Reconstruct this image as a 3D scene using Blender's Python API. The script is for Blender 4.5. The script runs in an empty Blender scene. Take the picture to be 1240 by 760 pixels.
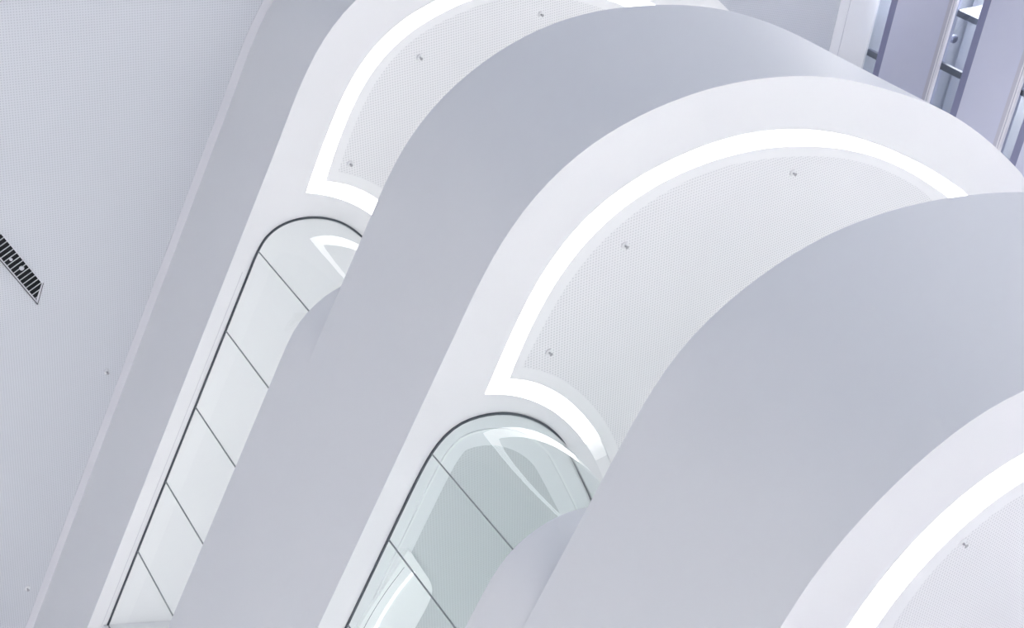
import bpy, math
import numpy as np
from mathutils import Matrix, Vector
from mathutils.geometry import tessellate_polygon

S = bpy.context.scene
COL = S.collection
EYE = 1.6                      # camera height above the ground floor
D = 9.2                        # distance from the camera to the straight balcony edges
def Z(r): return EYE + r * D   # height from a slope ratio

# ------------------------------------------------------------------ materials
def mat(name, col, rough=0.55, spec=0.3, emit=None, estr=0.0):
    m = bpy.data.materials.new(name); m.use_nodes = True
    b = m.node_tree.nodes['Principled BSDF']
    b.inputs['Base Color'].default_value = (*col, 1)
    b.inputs['Roughness'].default_value = rough
    b.inputs['Specular IOR Level'].default_value = spec
    if emit:
        b.inputs['Emission Color'].default_value = (*emit, 1)
        b.inputs['Emission Strength'].default_value = estr
    return m

def mottled(name, c1, c2, scale, rough=0.55, spec=0.3):
    m = mat(name, c1, rough, spec); nt = m.node_tree; N = nt.nodes; L = nt.links
    tc = N.new('ShaderNodeTexCoord'); no = N.new('ShaderNodeTexNoise')
    no.inputs['Scale'].default_value = scale; no.inputs['Detail'].default_value = 4
    mx = N.new('ShaderNodeMix'); mx.data_type = 'RGBA'
    mx.inputs[6].default_value = (*c1, 1); mx.inputs[7].default_value = (*c2, 1)
    L.new(tc.outputs['Object'], no.inputs['Vector'])
    L.new(no.outputs['Fac'], mx.inputs[0])
    L.new(mx.outputs[2], N['Principled BSDF'].inputs['Base Color'])
    return m

def perforated(name, col, hole, pitch, rad, ang=0.0):
    """sheet metal with a square grid of small round holes, laid out in the horizontal plane"""
    m = mat(name, col, 0.5, 0.25); nt = m.node_tree; N = nt.nodes; L = nt.links
    tc = N.new('ShaderNodeTexCoord')
    mp = N.new('ShaderNodeMapping'); mp.inputs['Rotation'].default_value = (0, 0, ang)
    mp.inputs['Scale'].default_value = (1/pitch,)*3
    L.new(tc.outputs['Object'], mp.inputs['Vector'])
    fr = N.new('ShaderNodeVectorMath'); fr.operation = 'FRACTION'; L.new(mp.outputs[0], fr.inputs[0])
    sb = N.new('ShaderNodeVectorMath'); sb.operation = 'SUBTRACT'
    sb.inputs[1].default_value = (0.5, 0.5, 0); L.new(fr.outputs[0], sb.inputs[0])
    mu = N.new('ShaderNodeVectorMath'); mu.operation = 'MULTIPLY'
    mu.inputs[1].default_value = (1, 1, 0); L.new(sb.outputs[0], mu.inputs[0])
    ln = N.new('ShaderNodeVectorMath'); ln.operation = 'LENGTH'; L.new(mu.outputs[0], ln.inputs[0])
    mr = N.new('ShaderNodeMapRange'); mr.interpolation_type = 'SMOOTHSTEP'
    mr.inputs['From Min'].default_value = rad*0.8; mr.inputs['From Max'].default_value = rad*1.2
    L.new(ln.outputs['Value'], mr.inputs['Value'])
    mx = N.new('ShaderNodeMix'); mx.data_type = 'RGBA'
    mx.inputs[6].default_value = (*hole, 1); mx.inputs[7].default_value = (*col, 1)
    L.new(mr.outputs[0], mx.inputs[0])
    L.new(mx.outputs[2], N['Principled BSDF'].inputs['Base Color'])
    return m

def glass(name, tint, refl=1.0, f0=0.045):
    m = bpy.data.materials.new(name); m.use_nodes = True
    nt = m.node_tree; N = nt.nodes; L = nt.links; N.remove(N['Principled BSDF'])
    t = N.new('ShaderNodeBsdfTransparent'); t.inputs[0].default_value = (*tint, 1)
    g = N.new('ShaderNodeBsdfGlossy'); g.inputs['Roughness'].default_value = 0.0
    g.inputs['Color'].default_value = (refl, refl, refl, 1)
    lw = N.new('ShaderNodeLayerWeight'); lw.inputs['Blend'].default_value = 0.5
    pw = N.new('ShaderNodeMath'); pw.operation = 'POWER'; pw.inputs[1].default_value = 5.0
    f = N.new('ShaderNodeMath'); f.operation = 'MULTIPLY_ADD'
    f.inputs[1].default_value = 1.0-f0; f.inputs[2].default_value = f0
    L.new(lw.outputs['Facing'], pw.inputs[0]); L.new(pw.outputs[0], f.inputs[0])
    x = N.new('ShaderNodeMixShader')
    L.new(f.outputs[0], x.inputs[0]); L.new(t.outputs[0], x.inputs[1]); L.new(g.outputs[0], x.inputs[2])
    L.new(x.outputs[0], N['Material Output'].inputs[0])
    return m

M = {}
M['paint']   = mottled('white_paint', (0.800, 0.800, 0.812), (0.785, 0.787, 0.802), 0.7)
M['border']  = mat('panel_border_paint', (0.85, 0.85, 0.86))
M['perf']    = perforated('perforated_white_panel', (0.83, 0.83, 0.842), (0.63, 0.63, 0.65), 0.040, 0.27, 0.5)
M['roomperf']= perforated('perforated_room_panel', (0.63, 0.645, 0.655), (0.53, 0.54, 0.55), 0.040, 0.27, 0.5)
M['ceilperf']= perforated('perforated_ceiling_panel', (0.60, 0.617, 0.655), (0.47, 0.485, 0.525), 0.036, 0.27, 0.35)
M['trim']    = mat('ceiling_trim_paint', (0.67, 0.67, 0.705))
M['light']   = mat('light_diffuser', (0.9, 0.9, 0.9), emit=(1, 1, 1), estr=5.5)
M['unlit']   = mat('opal_diffuser', (0.86, 0.86, 0.87), 0.3)
M['fade1']    = mat('diffuser_fade', (0.86, 0.86, 0.87), emit=(1, 1, 1), estr=0.5)
M['fade2']    = mat('diffuser_fade_end', (0.86, 0.86, 0.87), emit=(1, 1, 1), estr=0.18)
M['housing'] = mat('light_housing', (0.8, 0.8, 0.8))
M['channel'] = mat('dark_channel', (0.055, 0.065, 0.08), 0.4)
M['seal']    = mat('grey_seal', (0.26, 0.28, 0.29), 0.6)
M['glass']   = glass('pale_green_glass', (0.895, 0.935, 0.935))
M['glassA']  = glass('clear_glass', (0.94, 0.955, 0.955))
M['floorpaint'] = mat('room_floor', (0.7, 0.7, 0.69), 0.4)
M['ground']  = mottled('pale_stone_floor', (0.78, 0.775, 0.78), (0.70, 0.70, 0.71), 0.6, 0.35)
M['black']   = mat('vent_dark', (0.006, 0.007, 0.009), 0.8)
M['slat']    = mat('vent_slat', (0.55, 0.57, 0.60), 0.4)
M['vframe']  = mat('vent_frame', (0.60, 0.61, 0.65), 0.4)
M['vedge']   = mat('vent_edge', (0.06, 0.06, 0.075), 0.5)
M['chrome']  = mat('sprinkler_metal', (0.36, 0.36, 0.38), 0.35)
M['facade']  = mottled('lavender_panel', (0.60, 0.605, 0.735), (0.64, 0.645, 0.765), 1.6, 0.45)
M['fdark']   = mat('slate_frame', (0.23, 0.235, 0.36), 0.5)
M['fmul']    = mat('grey_mullion', (0.27, 0.28, 0.34), 0.5)
M['fwhite']  = mat('pale_ledge', (0.86, 0.84, 0.87), 0.5)
M['fledge']  = mat('mauve_ledge', (0.56, 0.54, 0.62), 0.5)
M['fglass']  = glass('blue_grey_glass', (0.74, 0.77, 0.80))
M['fback']   = mottled('office_wall', (0.66, 0.67, 0.69), (0.50, 0.52, 0.56), 0.8)
M['fitem']   = mat('office_fitting', (0.14, 0.15, 0.2), 0.6)

# ------------------------------------------------------------------ object helpers
def link(name, verts, faces, m, parent=None, smooth=False):
    me = bpy.data.meshes.new(name)
    me.from_pydata([tuple(map(float, v)) for v in verts], [], faces)
    me.validate(); me.update()
    import bmesh
    bm = bmesh.new(); bm.from_mesh(me)
    bmesh.ops.recalc_face_normals(bm, faces=bm.faces[:])
    bm.to_mesh(me); bm.free()
    if smooth:
        for p in me.polygons: p.use_smooth = True
        try: me.set_sharp_from_angle(angle=math.radians(28))
        except Exception: pass
    me.materials.append(m)
    o = bpy.data.objects.new(name, me); COL.objects.link(o)
    if parent is not None:
        o.parent = parent
        o.matrix_parent_inverse = parent.matrix_world.inverted()
    return o

def empty(name, label, cat, loc=(0, 0, 0), group=None):
    o = bpy.data.objects.new(name, None); COL.objects.link(o)
    o.location = loc; o.empty_display_size = 0.2
    o.matrix_world = Matrix.Translation(loc)
    tag(o, label, cat, group)
    return o

def tag(o, label=None, cat=None, group=None, kind=None):
    if label: o['label'] = label
    if cat: o['category'] = cat
    if group: o['group'] = group
    if kind: o['kind'] = kind
    return o

def catmull(pts, n):
    """even arclength resample of a centripetal Catmull-Rom curve through pts"""
    P = np.array(pts, float)
    P = np.vstack([2*P[0]-P[1], P, 2*P[-1]-P[-2]])
    out = []
    for i in range(1, len(P)-2):
        p0, p1, p2, p3 = P[i-1:i+3]
        t0 = 0; t1 = t0+np.linalg.norm(p1-p0)**.5; t2 = t1+np.linalg.norm(p2-p1)**.5; t3 = t2+np.linalg.norm(p3-p2)**.5
        for t in np.linspace(t1, t2, 24, endpoint=False):
            a1 = (t1-t)/(t1-t0)*p0+(t-t0)/(t1-t0)*p1
            a2 = (t2-t)/(t2-t1)*p1+(t-t1)/(t2-t1)*p2
            a3 = (t3-t)/(t3-t2)*p2+(t-t2)/(t3-t2)*p3
            b1 = (t2-t)/(t2-t0)*a1+(t-t0)/(t2-t0)*a2
            b2 = (t3-t)/(t3-t1)*a2+(t-t1)/(t3-t1)*a3
            out.append((t2-t)/(t2-t1)*b1+(t-t1)/(t2-t1)*b2)
    out.append(P[-2]); out = np.array(out)
    s = np.r_[0, np.cumsum(np.linalg.norm(np.diff(out, axis=0), axis=1))]
    t = np.linspace(0, s[-1], n)
    return np.stack([np.interp(t, s, out[:, k]) for k in (0, 1)], 1)

def offset(c, d):
    t = np.gradient(c, axis=0); t /= np.linalg.norm(t, axis=1)[:, None]
    return c + d*np.stack([-t[:, 1], t[:, 0]], 1)

def plate(name, loops, z0, z1, m, parent=None):
    """horizontal plate between z0 and z1; loops[0] is the outline, the rest are holes"""
    loops = [np.array(l)[:, :2] for l in loops]
    tri = tessellate_polygon([[Vector((p[0], p[1], 0)) for p in l] for l in loops])
    flat = np.vstack(loops); n = len(flat)
    V = [(x, y, z0) for x, y in flat] + [(x, y, z1) for x, y in flat]
    F = [tuple(t) for t in tri] + [tuple(i+n for i in t[::-1]) for t in tri]
    b = 0
    for l in loops:
        k = len(l)
        for i in range(k):
            j = (i+1) % k
            F.append((b+i, b+j, b+j+n, b+i+n))
        b += k
    return link(name, V, F, m, parent)

def wall(name, c0, c1, z0, z1, thick, m, parent=None, smooth=True):
    """upright wall lofted from plan curve c0 at z0 to plan curve c1 at z1, thickness to the left of the curve"""
    i0, i1 = offset(c0, thick), offset(c1, thick); n = len(c0)
    V = []
    for c, z in ((c0, z0), (c1, z1), (i1, z1), (i0, z0)):
        V += [(x, y, z) for x, y in c]
    F = []
    for a in range(4):
        b = (a+1) % 4
        for i in range(n-1):
            F.append((a*n+i, a*n+i+1, b*n+i+1, b*n+i))
    F.append((0, n, 2*n, 3*n)); F.append((n-1, 2*n-1, 3*n-1, 4*n-1))
    return link(name, V, F, m, parent, smooth)

def box(x0, x1, y0, y1, z0, z1, fr=None):
    """corners of a box in frame fr = (origin, ux, uy): returns verts, faces"""
    V = []
    for z in (z0, z1):
        for x, y in ((x0, y0), (x1, y0), (x1, y1), (x0, y1)):
            if fr is None: V.append((x, y, z))
            else:
                o, u, v = fr; V.append((o[0]+u[0]*x+v[0]*y, o[1]+u[1]*x+v[1]*y, z))
    F = [(0, 1, 2, 3), (4, 5, 6, 7), (0, 1, 5, 4), (1, 2, 6, 5), (2, 3, 7, 6), (3, 0, 4, 7)]
    return V, F

def boxo(name, args, m, parent=None, fr=None):
    V, F = box(*args, fr=fr); return link(name, V, F, m, parent)

# ------------------------------------------------------------------ plan curves (metres, seen from above)
YB = 24.0                                   # how far the straight edges run on
FAR = [(19.6, 2.0), (20.7, 2.9), (21.5, 4.3), (21.8, 6.5), (21.8, 12.0), (21.8, YB)]
STR = [(9.2, YB), (9.2, 18.0), (9.2, 13.0), (9.2, 9.0), (9.2, 7.0), (9.2, 5.9), (9.2, 5.2)]
B_BOT = STR + [(9.2, 4.85), (9.208, 4.40), (9.253, 3.923), (9.381, 3.415), (9.606, 2.942), (9.924, 2.525), (10.31, 2.17),
  (10.739, 1.869), (11.198, 1.615), (11.68, 1.407), (12.177, 1.239), (12.685, 1.106), (13.201, 1.013), (13.723, 0.957),
  (14.247, 0.922), (14.772, 0.901), (15.296, 0.898), (15.821, 0.922), (16.343, 0.974), (16.863, 1.047), (17.38, 1.139),
  (17.894, 1.246), (18.401, 1.378)] + FAR
B_TOP = STR + [(9.2, 4.7), (9.21, 4.222), (9.261, 3.796), (9.378, 3.383), (9.561, 2.994), (9.799, 2.636), (10.082, 2.312),
  (10.403, 2.026), (10.756, 1.781), (11.135, 1.577), (11.53, 1.409), (11.936, 1.266), (12.349, 1.145), (12.767, 1.046),
  (13.192, 0.974), (13.619, 0.926), (14.049, 0.901), (14.479, 0.894), (14.909, 0.903), (15.338, 0.927), (15.767, 0.955),
  (16.3, 0.995), (16.863, 1.055), (17.38, 1.139), (17.894, 1.246), (18.401, 1.378)] + FAR
C_TOP = STR + [(9.2, 4.75), (9.205, 4.328), (9.245, 3.889), (9.356, 3.464), (9.56, 3.074), (9.828, 2.724), (10.141, 2.414),
  (10.491, 2.145), (10.871, 1.921), (11.269, 1.732), (11.68, 1.573), (12.1, 1.437), (12.525, 1.319), (12.954, 1.218),
  (13.387, 1.133), (14.2, 1.03), (15.0, 1.0), (16.0, 1.06), (17.0, 1.22), (18.4, 1.58)] + FAR
C_BOT = [(9.14, YB), (9.14, 13.0), (9.14, 7.0), (9.14, 5.2), (9.143, 4.75), (9.153, 4.40), (9.197, 4.12), (9.294, 3.795),
  (9.432, 3.485), (9.605, 3.192), (9.812, 2.923), (10.053, 2.683), (10.326, 2.481), (10.626, 2.32), (11.1, 2.09), (11.7, 1.84),
  (12.4, 1.6), (13.2, 1.37), (14.2, 1.16), (15.0, 1.08), (16.0, 1.1), (17.0, 1.24), (18.4, 1.58)] + FAR
A_BOT = STR + [(9.195, 4.86), (9.19, 4.563), (9.19, 4.266), (9.203, 3.97), (9.232, 3.674), (9.291, 3.383), (9.382, 3.101),
  (9.509, 2.833), (9.75, 2.45), (10.2, 1.99), (10.8, 1.6), (11.6, 1.27), (12.6, 1.03), (13.6, 0.92), (14.4, 0.905),
  (15.1, 0.96), (15.79, 1.06), (16.07, 1.13), (16.9, 1.35), (18.0, 1.65)] + FAR

A_LO = [(9.92, 5.64), (9.899, 5.332), (9.884, 5.022), (9.876, 4.713), (9.873, 4.403), (9.888, 4.094), (9.93, 3.787),
  (10.008, 3.487), (10.13, 3.203), (10.294, 2.94), (10.493, 2.704), (10.722, 2.495), (11.3, 2.09), (12.1, 1.74), (13.1, 1.53),
  (14.32, 1.475), (15.0, 1.55), (15.8, 1.75), (17.0, 2.15), (18.4, 2.8)]
A_LI = [(10.15, 5.413), (10.122, 5.098), (10.103, 4.782), (10.095, 4.466), (10.108, 4.15), (10.152, 3.837), (10.239, 3.533),
  (10.374, 3.247), (10.553, 2.986), (10.765, 2.752), (11.0, 2.539), (11.251, 2.348), (11.9, 2.0), (12.7, 1.77), (13.65, 1.675),
  (14.4, 1.70), (15.2, 1.83), (16.0, 2.06), (17.0, 2.42), (18.2, 3.0)]
A_PB = [(10.29, 5.23), (10.262, 4.888), (10.248, 4.568), (10.251, 4.247), (10.282, 3.928), (10.354, 3.615), (10.479, 3.32),
  (10.656, 3.053), (10.873, 2.817), (11.115, 2.607), (11.372, 2.415), (11.64, 2.238), (12.2, 2.02), (12.9, 1.87), (13.7, 1.82),
  (14.4, 1.85), (15.2, 1.98), (16.0, 2.2), (17.0, 2.56), (18.1, 3.1)]
A_LOC = [(9.92, 5.64), (10.158, 5.621), (10.402, 5.625), (10.644, 5.653), (10.882, 5.705), (11.115, 5.779), (11.5, 5.95),
  (12.0, 6.26), (12.55, 6.66), (13.2, 7.25), (14.0, 8.1)]
A_LIC = [(10.15, 5.413), (10.342, 5.401), (10.537, 5.405), (10.732, 5.428), (10.923, 5.47), (11.11, 5.53), (11.5, 5.70),
  (12.1, 6.04), (12.7, 6.48), (13.35, 7.07), (14.15, 7.9)]
B_LO = [(10.045, 5.85), (10.013, 5.324), (9.997, 4.797), (10.023, 4.271), (10.141, 3.758), (10.371, 3.285), (10.709, 2.881),
  (11.114, 2.544), (11.557, 2.259), (12.031, 2.029), (12.529, 1.857), (13.043, 1.737), (13.565, 1.662), (14.091, 1.625),
  (14.618, 1.619), (15.145, 1.636), (15.671, 1.67), (16.196, 1.721), (16.719, 1.792), (17.238, 1.883), (18.6, 2.3), (19.6, 3.0)]
B_LI = [(10.302, 5.61), (10.262, 5.14), (10.259, 4.668), (10.313, 4.199), (10.45, 3.748), (10.68, 3.337), (10.99, 2.982),
  (11.357, 2.685), (11.76, 2.44), (12.187, 2.238), (12.631, 2.078), (13.087, 1.957), (13.551, 1.869), (14.02, 1.81),
  (14.491, 1.781), (14.963, 1.782), (15.434, 1.81), (15.904, 1.859), (16.372, 1.925), (16.837, 2.006), (18.2, 2.45), (19.3, 3.2)]
B_PB = [(10.415, 5.44), (10.426, 5.012), (10.446, 4.601), (10.506, 4.193), (10.635, 3.803), (10.836, 3.444), (11.094, 3.123),
  (11.395, 2.842), (11.733, 2.607), (12.1, 2.422), (12.485, 2.276), (12.88, 2.157), (13.28, 2.059), (13.684, 1.981),
  (14.093, 1.927), (14.504, 1.901), (14.916, 1.901), (15.327, 1.924), (15.737, 1.966), (16.144, 2.027), (18.1, 2.65), (19.2, 3.4)]
B_LOC = [(10.045, 5.85), (10.401, 5.833), (10.76, 5.872), (11.111, 5.961), (11.449, 6.091), (11.773, 6.253), (12.081, 6.442),
  (12.375, 6.654), (12.653, 6.886), (13.2, 7.4), (14.0, 8.25)]
B_LIC = [(10.302, 5.61), (10.644, 5.624), (10.982, 5.69), (11.308, 5.797), (11.622, 5.938), (11.924, 6.103), (12.214, 6.289),
  (12.489, 6.496), (12.746, 6.724), (13.35, 7.27), (14.15, 8.1)]
C_LO = [(10.216, 5.85), (10.212, 5.3), (10.216, 4.885), (10.225, 4.67), (10.252, 4.457), (10.297, 4.247), (10.363, 4.042), (10.45, 3.845),
  (10.557, 3.659), (10.685, 3.486), (10.829, 3.327), (10.99, 3.184), (11.163, 3.057), (11.347, 2.946), (12.1, 2.58), (13.0, 2.25),
  (14.0, 2.0), (15.2, 1.85), (16.7, 1.95), (18.2, 2.4), (19.3, 3.1)]
C_LI = [(10.72, 5.61), (10.72, 5.3), (10.729, 4.927), (10.741, 4.744), (10.77, 4.563), (10.817, 4.385), (10.879, 4.213),
  (10.957, 4.047), (11.049, 3.888), (11.155, 3.738), (11.275, 3.599), (11.407, 3.472), (11.55, 3.358), (11.703, 3.256),
  (12.4, 2.87), (13.2, 2.56), (14.2, 2.3), (15.3, 2.15), (16.6, 2.25), (17.9, 2.65), (19.0, 3.35)]
C_PB = [(11.02, 5.44), (11.02, 5.2), (11.027, 4.948), (11.024, 4.779), (11.036, 4.61), (11.064, 4.442), (11.109, 4.279),
  (11.172, 4.122), (11.252, 3.973), (11.349, 3.834), (11.461, 3.707), (11.586, 3.592), (11.721, 3.489), (11.863, 3.397),
  (12.5, 3.02), (13.3, 2.7), (14.2, 2.45), (15.3, 2.3), (16.5, 2.4), (17.8, 2.8), (18.9, 3.5)]
C_LOC = [(10.216, 5.85)] + B_LOC[1:]; C_LIC = [(10.72, 5.61), (10.99, 5.66)] + B_LIC[3:]

A_GL = [(9.53, 13.46), (9.53, 11.0), (9.53, 9.0), (9.53, 7.6), (9.53, 7.0), (9.535, 6.67), (9.58, 6.42), (9.69, 6.24), (9.87, 6.1),
  (10.1, 6.01), (10.37, 5.97), (10.65, 5.99), (10.9, 6.06), (11.15, 6.175), (11.55, 6.42), (11.95, 6.72), (12.35, 7.05),
  (12.76, 7.42), (13.3, 8.0), (13.8, 8.8), (14.1, 9.8), (14.2, 11.0), (14.2, 12.2), (14.2, 13.46)]
B_GL = [(9.63, YB-1), (9.63, 16.0), (9.63, 11.0), (9.63, 9.0), (9.63, 7.6), (9.635, 7.05), (9.66, 6.72), (9.73, 6.48), (9.86, 6.295),
  (10.1, 6.165), (10.44, 6.095), (10.85, 6.12), (11.27, 6.24), (11.65, 6.435), (11.99, 6.70), (12.37, 7.02), (12.76, 7.36),
  (13.3, 7.95), (13.8, 8.75), (14.1, 9.8), (14.2, 11.0), (14.2, 14.0), (14.2, YB-1)]
B_LUMP = [(9.2, YB), (9.2, 16.0), (9.2, 11.0), (9.2, 9.0), (9.2, 7.7), (9.2, 7.15), (9.222, 6.79), (9.30, 6.52), (9.45, 6.26), (9.60, 6.10),
  (9.80, 5.94), (10.05, 5.82), (10.37, 5.77), (10.68, 5.79), (10.97, 5.87), (11.25, 6.0), (11.67, 6.25), (12.08, 6.56), (12.48, 6.89),
  (12.9, 7.27), (13.46, 7.86), (13.98, 8.7), (14.3, 9.75), (14.42, 11.0), (14.42, YB)]
C_LUMP = [(9.2, YB), (9.2, 16.0), (9.2, 11.0), (9.2, 9.0), (9.2, 7.7), (9.2, 7.1), (9.222, 6.74), (9.285, 6.50), (9.39, 6.315), (9.555, 6.14),
  (9.768, 6.005), (10.02, 5.925), (10.44, 5.87), (10.9, 5.9), (11.35, 6.03), (11.76, 6.24), (12.12, 6.52), (12.5, 6.84),
  (12.9, 7.19), (13.46, 7.8), (13.98, 8.65), (14.32, 9.75), (14.42, 11.0), (14.42, YB)]
FULL = (21.8, YB)

ZC = Z(1.757)                                # the high ceiling
ZA, ZBt, ZB, ZCt, ZCb = Z(1.587), Z(1.312), Z(1.067), Z(0.767), Z(0.505)
ZBl, ZCl = Z(1.374), Z(0.841)

# ------------------------------------------------------------------ balconies
def loop_of(outer, corner, far):
    """closed outline: along the balcony edge, back along `far`, and home along the curl round the glass end"""
    a = catmull(outer, 110); b = catmull(corner, 46)
    return np.vstack([a, np.array(far), b[::-1][:-1]])

def make_balcony(label, zb, zt, bot, top, lo, loc, li, lic, pb, room, roomperf, lump, zl):
    r = empty('balcony', label, 'balcony', (15.5, 8.0, zb), 'curved white balconies')
    cb, ct = catmull(bot, 260), catmull(top, 260)
    wall('fascia', cb, ct, zb, zt, 0.22, M['paint'], r)
    e = offset(cb, 0.22)
    lO = loop_of(lo, loc, [(19.2, 5.0), (18.0, 8.5), (15.5, 9.2)])
    lI = loop_of(li, lic, [(18.8, 5.0), (17.7, 8.1), (15.6, 8.9)])
    pc = catmull(lic, 46)
    inner = offset(pc, -(0.17))
    k = int(np.argmin(np.linalg.norm(inner-np.array(pb[0]), axis=1)))
    P = catmull(pb, 110)
    lP = np.vstack([P, np.array([(18.5, 5.0), (17.5, 7.8), (15.7, 8.6)]), inner[::-1][:len(inner)-k-1]])
    holes = [lO]
    if room is not None: holes.append(room)
    plate('soffit', [e] + holes, zb, zb+0.06, M['paint'], r)
    plate('panel_border', [lI, lP], zb+0.004, zb+0.05, M['border'], r)
    plate('perforated_panel', [lP], zb+0.008, zb+0.05, M['perf'], r)
    if room is not None:
        if roomperf is not None:
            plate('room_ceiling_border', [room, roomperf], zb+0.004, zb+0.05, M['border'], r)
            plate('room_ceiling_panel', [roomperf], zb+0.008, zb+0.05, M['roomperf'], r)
        else:
            plate('room_ceiling', [room], zb+0.004, zb+0.05, M['border'], r)
    back = np.vstack([offset(ct if zt < ZC else cb, 0.18)])
    if lump is not None:
        plate('floor_slab', [back], zb+0.9, zb+1.05, M['floorpaint'], r)
        cl = catmull(lump, 260)
        wall('parapet', cl, cl, zt, zl, 0.12, M['paint'], r)
    return r, lO, lI

def room_outline(gl, d):
    return offset(catmull(gl, 200), d)

roomA = room_outline(A_GL, 0.03); roomB = room_outline(B_GL, 0.03); perfB = room_outline(B_GL, 0.47)
bA, aO, aI = make_balcony('topmost curved balcony, its white face meeting the perforated ceiling beside the black vent', ZA, ZC,
        A_BOT, A_BOT, A_LO, A_LOC, A_LI, A_LIC, A_PB, roomA, None, None, None)
bB, bO, bI = make_balcony('middle curved balcony, the whole sweep of its glowing strip in view', ZB, ZBt,
        B_BOT, B_TOP, B_LO, B_LOC, B_LI, B_LIC, B_PB, roomB, perfB, B_LUMP, ZBl)
bC, cO, cI = make_balcony('lowest curved balcony, cut off by the lower right corner of the picture', ZCb, ZCt,
        C_BOT, C_TOP, C_LO, C_LOC, C_LI, C_LIC, C_PB, None, None, C_LUMP, ZCl)

# shadow gap running beside the upper glass, and the track on the middle room's ceiling
g = catmull([(9.425, 13.5), (9.425, 11.0), (9.425, 9.0), (9.425, 7.0)], 30)
wall('shadow_gap', g, g, ZA-0.004, ZA+0.01, 0.008, mat('gap_grey', (0.62, 0.62, 0.65)), bA, False)
g = room_outline(B_GL, 0.215)
wall('ceiling_track', g, g, ZB-0.012, ZB+0.02, 0.03, mat('track_white', (0.95, 0.95, 0.95), 0.25), bB, True)

def shrink(l, d):
    l = np.array(l); a = np.roll(l, 1, 0); b = np.roll(l, -1, 0)
    t = b-a; t /= np.linalg.norm(t, axis=1)[:, None]
    area = 0.5*np.sum(l[:, 0]*b[:, 1]-b[:, 0]*l[:, 1])
    n = np.stack([-t[:, 1], t[:, 0]], 1)*(1 if area > 0 else -1)
    return l + d*n

# ------------------------------------------------------------------ glowing strips in the soffits
def strip(label, lO, lI, zb, cut):
    r = empty('strip_light', label, 'strip light', (10.5, 4.6, zb), 'glowing strips in the balcony soffits')
    lO, lI = shrink(lO, 0.0015), shrink(lI, -0.0015)
    plate('housing', [lO, lI], zb+0.065, zb+0.09, M['housing'], r)
    # lit length: along the edge and round the corner as far as `cut` samples of the curl; the rest of the run is unlit
    n, m = 110, 46
    def run(idx): return np.vstack([lO[idx], lI[idx][::-1]])
    tail = np.arange(len(lO)-(m-1), len(lO))[::-1]             # curl from the corner outwards
    lit = np.r_[tail[:cut][::-1], np.arange(0, n)]
    off = np.r_[tail[cut+3:]][::-1]
    plate('diffuser', [run(lit)], zb+0.012, zb+0.06, M['light'], r)
    for j, q in enumerate((M['fade1'], M['fade2'])):            # weaker glow set in steps, imitating the light fading out
        plate('fade_diffuser', [run(tail[cut-1+2*j:cut+2+2*j][::-1])], zb+0.012, zb+0.06, q, r)
    plate('unlit_diffuser', [run(off)], zb+0.012, zb+0.06, M['unlit'], r)
    return r
strip('glowing strip in the topmost balcony, ending in a corner above the upper glass screen', aO, aI, ZA, 36)
strip('long glowing strip curving round the middle balcony to a corner above the lower glass screen', bO, bI, ZB, 21)
strip('glowing strip of the lowest balcony, cut by the lower right frame edge', cO, cI, ZCb, 36)

# ------------------------------------------------------------------ glass screens
def screen(label, gl, zb, zt, joints, gm, sill=None):
    zt -= 0.002
    r = empty('glass_screen', label, 'glass screen', (10.4, 7.5, zb), 'glazed screens under the balconies')
    c = catmull(gl, 600)
    s = np.r_[0, np.cumsum(np.linalg.norm(np.diff(c, axis=0), axis=1))]
    idx = [0] + [int(np.argmin(np.linalg.norm(c-np.array(j), axis=1))) for j in joints] + [len(c)-1]
    for a, b in zip(idx[:-1], idx[1:]):
        k = max(3, min(40, int((s[b]-s[a])/0.05)))
        seg = np.stack([np.interp(np.linspace(s[a]+0.006, s[b]-0.006, k), s, c[:, q]) for q in (0, 1)], 1)
        # one sheet per pane
        n = len(seg)
        V = [(x, y, zb) for x, y in seg] + [(x, y, zt) for x, y in seg]
        F = [(i, i+1, n+i+1, n+i) for i in range(n-1)]
        link('glass_pane', V, F, gm, r, True)
    for a in idx:
        t = c[min(a+1, len(c)-1)]-c[max(a-1, 0)]; t /= np.linalg.norm(t); nn = np.array([-t[1], t[0]])
        boxo('joint_seal', (-0.005, 0.005, -0.010, 0.010, zb, zt), M['seal'], r, (c[a], t, nn))
    cc = catmull(gl, 300)
    wall('head_channel', offset(cc, -0.02), offset(cc, -0.02), zt-0.022, zt-0.002, 0.026, M['channel'], r)
    if sill:
        cs = offset(catmull(gl, 300), 0.03); cs = cs[cs[:, 1] > 6.9]; cs = cs[cs[:, 0] < 10]
        wall('white_sill', cs, cs, zb, sill, 0.05, M['paint'], r)
    return r
jA = [(9.53, 12.0), (9.53, 10.66), (9.53, 9.3), (9.53, 7.97), (9.535, 6.63), (10.62, 7.5), (12.2, 6.92), (13.95, 9.2)]
jA = [j for j in jA if j != (10.62, 7.5)]
jB = [(9.63, 12.0), (9.63, 10.66), (9.63, 9.32), (9.63, 7.98), (9.66, 6.70), (12.76, 7.36), (14.0, 9.4)]
screen('upper glass screen with a rounded end, lit pale, beneath the topmost balcony', A_GL, ZB+1.055, ZA, jA, M['glassA'])
screen('lower glass screen with a rounded end, showing the perforated room ceiling behind it', B_GL, ZCb+1.055, ZB, jB, M['glass'])

# end jamb of the upper screen
o = boxo('wall_end', (9.45, 14.2, 13.47, 13.75, ZBt-0.3, ZA-0.002), M['paint']); tag(o, kind='structure')

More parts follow.
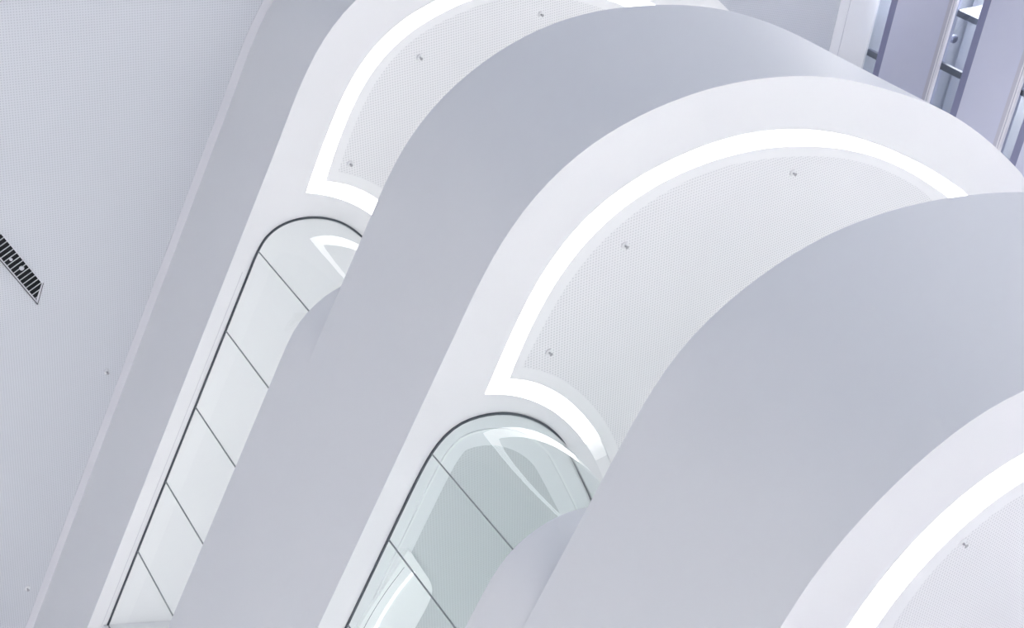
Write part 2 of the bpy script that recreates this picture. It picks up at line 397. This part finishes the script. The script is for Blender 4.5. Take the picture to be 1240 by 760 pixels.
# glowing shape added on the middle room's ceiling, imitating a reflection in the glass
r = empty('reflection_shape', 'white rounded glowing shape standing in for a reflection in the lower glass screen at the bottom edge', 'reflection stand-in', (10.3, 9.3, ZB))
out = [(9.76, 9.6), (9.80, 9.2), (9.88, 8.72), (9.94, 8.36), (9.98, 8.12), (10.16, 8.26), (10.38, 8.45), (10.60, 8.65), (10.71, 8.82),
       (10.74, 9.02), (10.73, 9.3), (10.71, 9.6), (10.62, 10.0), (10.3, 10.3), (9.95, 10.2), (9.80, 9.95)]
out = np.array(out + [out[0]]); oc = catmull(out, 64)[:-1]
plate('diffuser', [oc], ZB-0.05, ZB+0.002, mat('reflection_glow', (0.8, 0.8, 0.8), emit=(1, 1, 1), estr=0.22), r)
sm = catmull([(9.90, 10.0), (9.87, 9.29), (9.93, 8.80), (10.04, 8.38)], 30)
wall('reflection_line', sm, sm, ZB-0.052, ZB-0.046, 0.008, M['seal'], r)
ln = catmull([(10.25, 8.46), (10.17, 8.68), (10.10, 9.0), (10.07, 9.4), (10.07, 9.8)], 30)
wall('reflection_bar', ln, ln, ZB-0.065, ZB-0.05, 0.035, mat('reflection_bar_glow', (0.9, 0.9, 0.9), emit=(1, 1, 1), estr=1.2), r)

# ------------------------------------------------------------------ sprinkler heads
def lathe(prof, n=20):
    V, F = [], []
    for rr, z in prof:
        V += [(rr*math.cos(2*math.pi*i/n), rr*math.sin(2*math.pi*i/n), z) for i in range(n)]
    for j in range(len(prof)-1):
        for i in range(n):
            k = (i+1) % n
            F.append((j*n+i, j*n+k, (j+1)*n+k, (j+1)*n+i))
    F.append(tuple(range(n))); F.append(tuple(range((len(prof)-1)*n, len(prof)*n)))
    return V, F
def sprinkler(x, y, z, label):
    r = empty('ceiling_sprinkler', label, 'sprinkler', (x, y, z), 'sprinkler heads')
    def part(name, prof, m):
        V, F = lathe(prof); o = link(name, V, F, m, None, True); o.parent = r; return o
    part('escutcheon', [(0.045, 0.006), (0.045, -0.004), (0.03, -0.012), (0.016, -0.014)], M['paint'])
    part('nozzle', [(0.014, -0.01), (0.012, -0.03), (0.006, -0.034), (0.006, -0.05)], M['chrome'])
    part('deflector', [(0.006, -0.05), (0.022, -0.052), (0.022, -0.056), (0.004, -0.058)], M['chrome'])
for x, y, z, l in [
    (10.82, 3.33, ZA, 'sprinkler head midway round the topmost balcony panel, by the bend of its strip'),
    (12.52, 2.21, ZA, 'sprinkler head of the topmost balcony nearest the top frame edge'),
    (10.42, 5.08, ZA, 'sprinkler head in the corner of the topmost glowing strip'),
    (13.27, 2.29, ZB, 'sprinkler head of the middle balcony nearest the top of its arch'),
    (11.06, 3.68, ZB, 'sprinkler head at the middle of the middle balcony panel'),
    (10.71, 5.20, ZB, 'sprinkler head in the corner of the middle glowing strip'),
    (11.29, 3.96, ZCb, 'only sprinkler head in view under the lowest balcony'),
    (8.84, 9.75, ZC, 'ceiling sprinkler beside the trim, below and right of the black vent'),
    (8.85, 14.0, ZC, 'ceiling sprinkler by the trim near the lower left corner')]:
    sprinkler(x, y, z, l)

# ------------------------------------------------------------------ high ceiling
fd = math.radians(66.5); U = np.array([math.cos(fd), math.sin(fd)]); NW = np.array([U[1], -U[0]])    # NW points away from the atrium
P0 = np.array([21.63, 0.02])                    # a point where the far wall meets the ceiling
def fpt(u, d): return P0 + U*u + NW*d
ca = catmull(A_BOT, 260)
near = offset(ca, -0.13)                          # trim line beside the topmost balcony
kk = [i for i in range(len(near)) if near[i][0] < 9.1 or near[i][1] < 2.6]
near = near[:max(kk)+1]
near = near[near[:, 0] < 18.6]
endp = fpt(1.8, -1.06)
perf_loop = np.vstack([near, [endp], [fpt(-9, -1.06)], [(-16, -9.0)], [(-16, YB)]])
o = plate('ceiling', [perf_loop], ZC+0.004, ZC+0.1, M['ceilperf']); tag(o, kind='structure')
tl = np.vstack([near, offset(ca, 0.05)[:len(near)][::-1]])
o = plate('trim_1', [tl], ZC-0.004, ZC+0.05, M['trim']); tag(o, kind='structure')
fr = (P0, U, NW)
o = boxo('trim_2', (-9, 6, -1.075, -0.81, ZC-0.006, ZC+0.06), M['border'], None, fr); tag(o, kind='structure')
o = boxo('trim_3', (-9, 6, -0.81, -0.79, ZC+0.004, ZC+0.06), mat('groove_grey', (0.5, 0.5, 0.55)), None, fr); tag(o, kind='structure')
o = boxo('trim_4', (-9, 6, -0.79, 0.0, ZC-0.004, ZC+0.06), M['border'], None, fr); tag(o, kind='structure')

# ------------------------------------------------------------------ slot vent in the ceiling
v0, v1 = np.array([6.60, 7.63]), np.array([7.42, 8.35])
vu = (v1-v0)/np.linalg.norm(v1-v0); vn = np.array([-vu[1], vu[0]])
def vp(a, b): return v0 + vu*a + vn*b
LEN = float(np.linalg.norm(v1-v0)); q = np.array([7.44, 8.70]) - v0
qa, qb = float(q@vu), float(q@vn); W = qb
r = empty('air_vent', 'black slotted air vent with pale slats in the perforated ceiling at the left edge', 'air vent', (float(v1[0]), float(v1[1]), ZC))
S0 = -1.4
def quad_plate(name, pts, z0, z1, m): return plate(name, [np.array(pts)], z0, z1, m, r)
def endx(b): return LEN + (qa-LEN)*b/W            # slanted end
ins = 0.035
quad_plate('backing', [vp(S0, 0.01), vp(endx(0.01)-0.02, 0.01), vp(endx(W-0.01)-0.02, W-0.01), vp(S0, W-0.01)], ZC-0.002, ZC+0.003, M['black'])
outer = [vp(S0, 0), vp(endx(0), 0), vp(endx(W), W), vp(S0, W)]
inner = [vp(S0+ins, ins*0.6), vp(endx(ins*0.6)-ins*0.8, ins*0.6), vp(endx(W-ins)-ins*0.9, W-ins*0.6), vp(S0+ins, W-ins*0.6)]
plate('frame', [np.array(outer), np.array(inner)], ZC-0.012, ZC+0.002, M['vframe'], r)
e0 = [vp(S0, W-0.003), vp(endx(W)+0.004, W-0.003), vp(endx(W)+0.004, W+0.009), vp(S0, W+0.009)]
plate('dark_edge', [np.array(e0)], ZC-0.016, ZC+0.002, M['vedge'], r)
e0 = [vp(endx(0)-0.006, 0.0), vp(endx(0)+0.006, 0.0), vp(endx(W)+0.006, W), vp(endx(W)-0.006, W)]
plate('dark_edge', [np.array(e0)], ZC-0.017, ZC+0.002, M['vedge'], r)
sd = np.array([6.89-6.78, 7.92-8.06]); sd /= np.linalg.norm(sd)
k = 0; pitch = 0.079; a = S0+0.1
sl = float(sd@vu)/float(-(sd@vn)) if abs(float(sd@vn)) > 1e-6 else 0
while a < LEN+0.25:
    b0, b1 = 0.022, W-0.022
    A0, A1 = a - sl*0 , a - sl*(b1-b0)
    lim0, lim1 = endx(b0)-0.03, endx(b1)-0.03
    w = 0.0055
    if A1 < lim1+0.25:
        # clip the slat at the slanted end
        pts = []
        t_hi = 1.0
        n = 12
        ok = [t for t in np.linspace(0, 1, n) if A0+(A1-A0)*t <= endx(b0+(b1-b0)*t)-0.03]
        if len(ok) >= 2:
            t0, t1 = ok[0], ok[-1]
            p = [(A0+(A1-A0)*t, b0+(b1-b0)*t) for t in (t0, t1)]
            pts = [vp(p[0][0]-w, p[0][1]), vp(p[0][0]+w, p[0][1]), vp(p[1][0]+w, p[1][1]), vp(p[1][0]-w, p[1][1])]
            quad_plate('slat', pts, ZC-0.010, ZC-0.001, M['slat'])
    a += pitch
for x, y, rr in ((6.867, 8.045, 0.022), (7.051, 8.159, 0.034)):
    V, F = lathe([(rr, 0.0), (rr, -0.02), (rr*0.6, -0.03)], 14)
    o = link('fixing_cap', [(vx+x, vy+y, vz+ZC-0.001) for vx, vy, vz in V], F, M['vframe'], r, True)

# ------------------------------------------------------------------ far wall with window strips
def zf(rr): return rr
bands = dict(w1b=15.66, s1b=14.36, w2b=13.55, s2b=12.53, w3b=12.1)
FH = EYE
def fz(z): return z + EYE
top = ZC
u0, u1 = -3.5, 20.0
z_s1t, z_s1b, z_s2t, z_s2b, z_s3t = fz(15.70), fz(14.46), fz(13.69), fz(12.66), fz(12.17)
o = empty('wall_back', None, None, (float(P0[0]), float(P0[1]), 0.0)); tag(o, kind='structure'); WB = o
boxo('panel_band', (u0, u1, 0.0, 0.25, z_s1b, z_s1t), M['facade'], WB, fr)
boxo('panel_band', (u0, u1, 0.0, 0.25, z_s2b, z_s2t), M['facade'], WB, fr)
boxo('panel_band', (u0, u1, 0.0, 0.25, 0.0, z_s3t), M['facade'], WB, fr)
boxo('room_wall', (u0, u1, 3.0, 3.1, 0.0, top), M['fback'], WB, fr)
boxo('room_roof', (u0, u1, 0.0, 3.1, top+0.07, top+0.15), M['fback'], WB, fr)
for zz in (z_s1b, z_s2b):                          # pale ledges under each band
    boxo('ledge', (u0, u1, -0.03, 0.04, zz-0.022, zz), M['fwhite'], WB, fr)
    boxo('ledge', (u0, u1, -0.02, 0.04, zz-0.045, zz-0.022), M['fledge'], WB, fr)
    boxo('ledge', (u0, u1, -0.03, 0.04, zz-0.085, zz-0.045), M['fwhite'], WB, fr)
    boxo('ledge', (u0, u1, -0.012, 0.02, zz, zz+0.09), M['fledge'], WB, fr)  # coloured band imitating the soft glow above the ledges
def window(n, zb, zt, muls, items=()):
    w = empty('window_%d' % n, None, None, (float(P0[0]), float(P0[1]), zb)); tag(w, kind='structure')
    boxo('glass_pane', (u0, u1, 0.05, 0.06, zb, zt), M['fglass'], w, fr)
    boxo('frame', (u0, u1, 0.0, 0.05, zb, zb+0.15), M['fdark'], w, fr)
    for m0, wd in muls:
        boxo('mullion', (m0, m0+wd, 0.065, 0.14, zb, zt), M['fmul'], w, fr)
    return w
window(1, z_s1t, top, [(1.02, 0.13), (2.8, 0.13), (-0.76, 0.13)])
window(2, z_s2t, z_s1b, [(0.58, 0.13), (2.4, 0.13), (-1.24, 0.13)])
window(3, z_s3t, z_s2b, [(0.36, 0.1), (2.2, 0.1)])

def orb(c, rx, rz, n=16):
    return lathe([(max(1e-3, rx*math.sin(math.pi*i/10)), -rz*math.cos(math.pi*i/10)) for i in range(11)], n)
p = fpt(0.25, 0.5)
r = empty('pendant_lamp', 'small dark round pendant lamp behind the second window strip, upper right', 'pendant lamp', (float(p[0]), float(p[1]), fz(14.59)))
V, F = orb(None, 0.085, 0.075); o = link('shade', V, F, M['fitem'], None, True); o.parent = r
V, F = lathe([(0.006, 0.07), (0.006, 16.17-14.59)], 8); o = link('cord', V, F, M['fitem'], None, True); o.parent = r
boxo('ceiling_beam', (-0.42, -0.30, 0.2, 2.9, fz(13.2), fz(14.46)), M['fmul'], WB, fr)
# ------------------------------------------------------------------ ground floor
o = boxo('floor', (-40, 45, -40, 45, -0.2, 0.0), M['ground']); tag(o, kind='structure')

# ------------------------------------------------------------------ light
w = bpy.data.worlds.new('sky'); S.world = w; w.use_nodes = True
nt = w.node_tree; bg = nt.nodes['Background']
bg.inputs['Color'].default_value = (0.73, 0.85, 1.12, 1)
tc = nt.nodes.new('ShaderNodeTexCoord'); dp = nt.nodes.new('ShaderNodeVectorMath'); dp.operation = 'DOT_PRODUCT'
dp.inputs[1].default_value = (0.55, -0.835, 0.0)          # the daylit side of the atrium
ma = nt.nodes.new('ShaderNodeMath'); ma.operation = 'MULTIPLY_ADD'
ma.inputs[1].default_value = 0.32; ma.inputs[2].default_value = 0.54
nt.links.new(tc.outputs['Generated'], dp.inputs[0]); nt.links.new(dp.outputs['Value'], ma.inputs[0])
nt.links.new(ma.outputs[0], bg.inputs['Strength'])

def spot(x, y, z, power, ang=70, col=(1, 0.975, 0.955)):  # unseen spots added so that the floor bounces light upwards
    l = bpy.data.lights.new('fill_spot', 'SPOT'); l.energy = power; l.spot_size = math.radians(ang); l.spot_blend = 0.9
    l.shadow_soft_size = 0.4; l.color = col
    o = bpy.data.objects.new('fill_spot', l); COL.objects.link(o); o.location = (x, y, z)
    return o
for x in (-9.0, -4.0, 1.0):
    for y in (-6.0, 2.0, 10.0, 18.0):
        spot(x, y, ZC-0.3, (11000 if x > 0 else 4000) if y < 9 else 40000, 50)
for x in (10.0, 16.0, 22.0):
    for y in (-7.0, -14.0):
        spot(x, y, ZC-0.3, 27000, 45)
for x in (16.0, 19.0):
    spot(x, -4.2, ZC-0.3, 46000, 45)
FILL_LIGHTS = [(11.8, 11.0, ZA, 115, 0.6), (12.2, 9.6, ZA, 115, 0.6), (12.0, 13.0, ZB, 270, 0.6), (12.4, 10.5, ZB, 270, 0.6)]  # unseen area lights added to brighten the rooms and soffits
for zz in (ZA, ZB, ZCb):
    k = 1 if zz > 7 else 1
    FILL_LIGHTS += [(14.7, 5.7, zz, 250*k, 1.6), (18.0, 4.6, zz, 200*k, 1.6)]
FILL_LIGHTS += [(14.5, 9.0, ZCb, 420, 1.6), (12.5, 12.0, ZCb, 260, 1.6)]
for x, y, z, e, sz in FILL_LIGHTS:
    l = bpy.data.lights.new('hidden_fill', 'AREA'); l.energy = e; l.size = sz
    o = bpy.data.objects.new('hidden_fill', l); COL.objects.link(o); o.location = (x, y, z-0.03)
for u in (-3.2, -1.2, 9.0):  # unseen area lights added to brighten the space behind the windows
    l = bpy.data.lights.new('office_fill', 'AREA'); l.energy = 950; l.size = 2.4; l.color = (1, 0.97, 0.92)
    o = bpy.data.objects.new('office_fill', l); COL.objects.link(o)
    p = fpt(u, 1.4); o.location = (p[0], p[1], ZC-0.1)

# ------------------------------------------------------------------ camera (solved from the photograph's vanishing points)
F_PX, TX, RL, YW = 1565.2265, math.radians(-131.85466534), math.radians(133.61441248), math.radians(115.7655342)
R = Matrix.Rotation(YW, 3, 'Z') @ Matrix.Rotation(TX, 3, 'X') @ Matrix.Rotation(RL, 3, 'Z')
cam = bpy.data.cameras.new('camera'); co = bpy.data.objects.new('camera', cam); COL.objects.link(co)
cam.sensor_fit = 'HORIZONTAL'; cam.sensor_width = 36.0; cam.lens = 36.0*F_PX/1240.0
cam.clip_start = 0.05; cam.clip_end = 500
co.matrix_world = Matrix.Translation((0, 0, EYE)) @ R.to_4x4()
S.camera = co

S.view_settings.view_transform = 'Standard'; S.view_settings.look = 'None'
S.view_settings.gamma = 1.0; S.view_settings.use_curve_mapping = False
S.view_settings.exposure = -0.47
S.cycles.use_denoising = True
S.cycles.max_bounces = 12; S.cycles.diffuse_bounces = 6; S.cycles.transparent_max_bounces = 16
